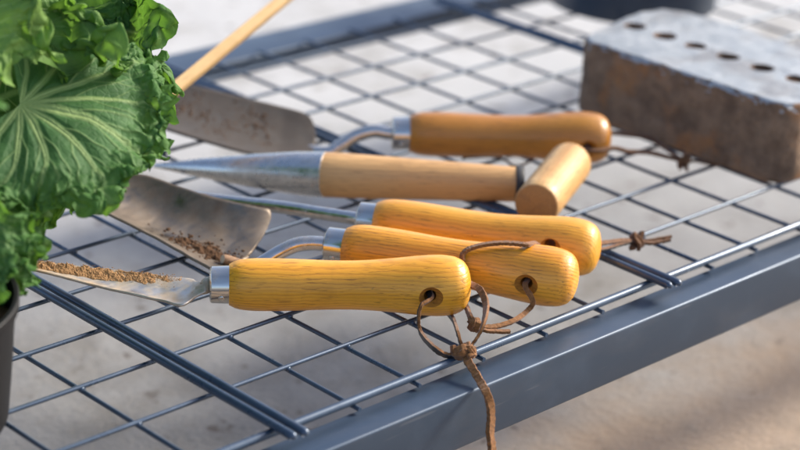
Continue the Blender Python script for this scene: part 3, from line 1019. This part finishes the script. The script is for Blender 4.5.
# ------------------------------------------------------------------ wooden stake leaning out of the kale pot
a = V((PC[0] + .015, PC[1] + .02, .085))
b = atd(181, 84, 1.34)
c = atd(283, 0, 1.44)
e = b + (c - b) * 1.9
low = b + (b - c).normalized() * ((b - a).length)
vs, fs = [], []
mwk = axis_matrix(low, e) @ Matrix.Rotation(.52, 4, 'X')
Lk = (e - low).length
bm = bmesh.new()
bmesh.ops.create_cube(bm, size=1)
for v in bm.verts: v.co = V(((v.co.x + .5) * Lk, v.co.y * .0074, v.co.z * .0074))
bmesh.ops.bevel(bm, geom=list(bm.edges), offset=.0006, segments=2, affect='EDGES')
me = bpy.data.meshes.new('wooden_stake'); bm.to_mesh(me); bm.free()
tag(obj('wooden_stake', me, M['stake'], None, mwk, 30), 'thin square wooden stake leaning up to the right from behind the kale', 'stake')

# ------------------------------------------------------------------ twig in the wide blade
p0 = blade_point(near2, far2, sag2, .20, -.62, .0060); 
p0 = atd(222.5, 259, depth_of(p0))
p1 = atd(239, 262, depth_of(p0) + .007); p2 = atd(258, 267, depth_of(p0) + .014)
vs, fs = [], []
add_tube(vs, fs, spline([p0, p1, p2], 8), lambda t: .0026 + .0005 * math.sin(9 * t), 14)
me = mesh('twig', vs, fs)
me.materials.append(M['twig']); me.materials.append(M['cutend'])
me.polygons[len(fs) - 2].material_index = 1; me.polygons[len(fs) - 1].material_index = 1
tag(obj('twig', me, M['twig'], None, None, 50), 'short brown twig with a pale cut end on the wide trowel blade', 'twig')

# ------------------------------------------------------------------ kale
crown = V((PC[0], PC[1], .058))
kale = thing('kale_plant', (PC[0], PC[1], .055), 'curly green kale with pale fanning veins spilling from the black pot', 'kale plant')
def leaf(base, F, N, L, W, seed, bend=.6, cup=.2, frill=1.0, tone=.0, nveins=7, sweep=.75, na=170, nb=190, root=None):
    base = V(base); F = V(F).normalized(); N = V(N); N = (N - F * N.dot(F)).normalized(); Y = N.cross(F)
    off = V((seed * 3.7, seed * 1.3, seed * 7.1))
    vs, fs, vein, edg = [], [], [], []
    for i in range(na + 1):
        a = i / na
        w_ = W * (max(0, math.sin(math.pi * min(1, (a * .93 + .05)) ** .80)) ** .72)
        for j in range(nb + 1):
            b = (j / nb) * 2 - 1
            b = math.copysign(abs(b) ** .85, b)
            ab = abs(b)
            x = a * L * .86 + ab * w_ * sweep * (1 - .55 * a) * (1 - .35 * ab)
            y = b * w_
            lobes = 1 + .06 * math.sin(a * 38 + seed + (5 if b > 0 else 0)) * ab
            y *= lobes
            z = 0.0
            r = x / L
            # bend of the blade: droops with distance; cupped across
            z -= bend * L * .5 * r * r
            z += cup * ab * ab * w_ - .14 * w_ * ab ** 4
            e = max(ab ** 2.2, max(0, (a - .72) / .28) ** 1.5)
            # quilting between veins
            va = (a ** .62 * nveins) % 1.0
            dv = min(va, 1 - va)
            quilt = (dv * 2) * .0016 * min(1, ab * 5) * (1 - e * .5)
            # veins
            wl = .11 * (1 - .72 * ab)
            vv = max(0, 1 - dv / wl) if ab > .01 and .04 < a < .96 else 0
            # secondary veins, forking off
            va2 = (a * nveins * 2 + ab * 1.1 + .25) % 1.0
            d2_ = min(va2, 1 - va2)
            vv2 = max(0, 1 - d2_ / .12) * .35 * min(1, max(0, (ab - .25) * 3))
            mr = max(0, 1 - (ab * w_) / (.0030 * (1.05 - a) + .0007))
            v = max(min(1, mr * 1.6), min(1, vv * 1.3) * .8 * (1 - .75 * ab), vv2) * (1 - .6 * e)
            p = V((x, y, z))
            q = p + off
            n1 = nvec(q * 26)
            n2 = nvec(q * 85 + V((3, 1, 2)))
            n3 = nvec(q * 210 + V((8, 1, 2)))
            n4 = nvec(q * 430 + V((1, 6, 2)))
            k = frill
            p = p + V((n1.x * .35, n1.y * .35, n1.z)) * (.020 * k * e + .003)
            p = p + V((n2.x * .7, n2.y * .7, n2.z)) * (.0092 * k * e ** 1.2 + .0006)
            p = p + n3 * (.0042 * k * e ** 1.2 + .0002) + n4 * (.0030 * k * e ** 1.3)
            p.z += quilt + v * .0009
            vs.append(base + F * p.x + Y * p.y + N * p.z)
            vein.append(v); edg.append(e)
    for i in range(na):
        for j in range(nb):
            q = i * (nb + 1) + j
            fs.append((q, q + 1, q + nb + 2, q + nb + 1))
    me = mesh('leaf', vs, fs)
    for nm, data in (('vein', vein), ('edge', edg), ('tone', [tone] * len(vs))):
        at_ = me.attributes.new(nm, 'FLOAT', 'POINT')
        at_.data.foreach_set('value', data)
    o = obj('leaf', me, M['kale'], kale, None, 180)
    # stalk from the crown to the blade
    r0 = root or crown
    mid = r0.lerp(base, .6) + V((0, 0, .004)) + FWD * .030
    tube('stalk', spline([r0, mid, base - N * .0008, base + F * L * .18 - N * .0016], 6), lambda t: .0042 - .0026 * t, M['stalk'], o, 10)
    return o
BK = -FWD
# the large fanned leaf: veins spread from its foot like a hand
def fan_leaf(base, X, N, outline, veins, sc, seed, nr=120, nth=460, frill=1.0, root=None):
    base = V(base); X = V(X).normalized(); N = V(N); N = (N - X * N.dot(X)).normalized(); Y = N.cross(X)
    off = V((seed * 3.7, seed * 1.3, seed * 7.1))
    vs, fs, vein, edg = [], [], [], []
    t0, t1 = outline[0][0], outline[-1][0]
    RM = max(o[1] for o in outline)
    for j in range(nth + 1):
        th = t0 + (t1 - t0) * j / nth
        Rr = smoothlook(outline, th) * sc
        # distance to the nearest vein, in degrees
        for_v = sorted((abs(th - v[0]), v[1]) for v in veins)[:2]
        for i in range(nr + 1):
            q = i / nr
            q = q ** .85
            r = Rr * q
            wav = 3.0 * noise.noise((th * .06, q * 3, seed)) * q
            fz = min(1, max(0, (60 - th) / 110)); fz = fz * fz * (3 - 2 * fz)
            ph = R(th + wav - 16 * q * q * (-.6 + 1.6 * fz))
            p = V((math.cos(ph) * r, math.sin(ph) * r, 0))
            e = max(0, (q - .66) / .34) ** 1.2
            v = 0; rib = 0
            for v0, wv_ in veins:
                d = abs(R(th + 2.0 * noise.noise((q * 4, v0, 1)) - v0)) * max(r, .0012)
                wd = (.0030 * wv_) * (1 - .72 * q) + .0002
                v = max(v, min(1, 1.5 * max(0, 1 - d / wd)) * (1 - .55 * q * q))
                # forks leaving the vein
                for f0, sg in ((.30, 1), (.42, -1), (.55, 1), (.66, -1)):
                    if q > f0:
                        fa = v0 + sg * 26 * (q - f0) * (1 - .3 * q) / max(q, .2)
                        d2 = abs(R(th + 2.5 * noise.noise((q * 6, v0, 4)) - fa)) * r
                        v = max(v, .62 * max(0, 1 - d2 / (.0011 * wv_ * (1 - .5 * q))) * (1 - .5 * q))
                rib = max(rib, max(0, 1 - d / (.0065 * (.35 + q))))
            p.z = .010 * q - .022 * (r / (RM * sc)) ** 2 - (1 - rib) * -.0022 * min(1, q * 4) + v * .0007
            s_ = p + off
            n1 = nvec(s_ * 30); n2 = nvec(s_ * 90 + V((3, 1, 2)))
            n3 = nvec(s_ * 220 + V((8, 1, 2))); n4 = nvec(s_ * 430 + V((1, 6, 2)))
            k = frill
            p = p + V((n1.x * .3, n1.y * .3, n1.z)) * (.013 * k * e + .0035 * q)
            p = p + V((n2.x * .7, n2.y * .7, n2.z)) * (.0082 * k * e + .0008 * q)
            p = p + n3 * (.0043 * k * e ** 1.1 + .0002) + n4 * (.0032 * k * e ** 1.2)
            vs.append(base + X * p.x + Y * p.y + N * p.z)
            vein.append(v * (1 - .7 * e)); edg.append(e)
    for j in range(nth):
        for i in range(nr):
            a = j * (nr + 1) + i
            fs.append((a, a + 1, a + nr + 2, a + nr + 1))
    me = mesh('leaf', vs, fs)
    for nm, data in (('vein', vein), ('edge', edg), ('tone', [0.0] * len(vs))):
        q = me.attributes.new(nm, 'FLOAT', 'POINT'); q.data.foreach_set('value', data)
    o = obj('leaf', me, M['kale'], kale, None, 180)
    tube('stalk', spline([crown, crown.lerp(base, .6) + V((0, 0, .006)) - N * .012, base - N * .004, base + X * .004 - N * .0005], 6), lambda t: .0040 - .0022 * t, M['stalk'], o, 10)
    return o
fan_leaf(atd(20, 106, 1.095), RIGHT * .97 + FWD * .24, BK * .80 + UP * .58,
         [(-135, 125), (-110, 128), (-85, 122), (-62, 118), (-42, 142), (-22, 140), (0, 150), (25, 160), (45, 150), (70, 105), (95, 75)],
         [(-118, .9), (-92, .9), (-66, 1.1), (-40, 1.1), (-14, 1.6), (8, .8), (26, 1.0), (50, .8), (78, .7)], 1 / 1850, 1)
# behind it, up and to the right
leaf(atd(20, 92, 1.165), RIGHT * .80 + UP * .62 + FWD * .2, BK * .8 - RIGHT * .4 + UP * .2, .095, .060, 2, .1, .2, 1.8, .02)
# upright curly leaves at the top left
leaf(atd(6, 60, 1.11), RIGHT * .35 + UP * .9 + FWD * .1, BK * .8 + RIGHT * .4, .060, .040, 3, .3, .3, 3.0, .55)
leaf(atd(-15, 70, 1.06), RIGHT * .05 + UP * .95, BK * .9 - RIGHT * .3, .060, .030, 4, .2, .2, 2.2, .90)
leaf(atd(45, 64, 1.16), RIGHT * .35 + UP * .95 + FWD * .3, BK * .9, .070, .05, 5, .2, .3, 2.6, .05)
leaf(atd(-30, 112, 1.135), RIGHT * .8 + UP * .35 + FWD * .1, BK * .9, .060, .040, 14, .2, .2, 1.8, .0)
# lower right edge, drooping under the fan
leaf(atd(10, 125, 1.125), RIGHT * .75 - UP * .62 + FWD * .15, BK * .8 + UP * .5, .062, .040, 6, .3, -.1, 1.3, .02)
# lower left, hanging over the pot
leaf(atd(-30, 165, 1.065), RIGHT * .18 - UP * .95 + BK * .1, BK * .8 + RIGHT * .35, .088, .036, 7, .25, .1, 1.2, .05)
leaf(atd(-40, 170, 1.04), -UP * .95 + BK * .2, BK * .9, .078, .040, 8, .2, .1, 1.2, .0)
leaf(atd(-2, 125, 1.09), RIGHT * .30 - UP * .85, BK * .8 + UP * .4, .058, .032, 9, .35, .0, 1.3, .02)
# out of frame to the left and behind
leaf(atd(-60, 90, 1.06), -RIGHT * .8 + UP * .5, UP * .6 + BK * .7, .10, .055, 10, .4, .2, 1.2, .1, na=80, nb=80)
leaf(atd(-70, 120, 1.10), -RIGHT * .6 + FWD * .7 + UP * .2, UP, .10, .055, 11, .5, .2, 1.2, .0, na=80, nb=80)
leaf(atd(-50, 130, 1.00), BK * .8 - RIGHT * .3 + UP * .1, UP, .09, .05, 12, .5, .2, 1.2, .0, na=80, nb=80)
leaf(atd(-20, 95, 1.15), FWD * .8 + UP * .5 + RIGHT * .3, UP * .8 + BK * .5, .10, .055, 13, .4, .2, 1.3, .0, na=80, nb=80)
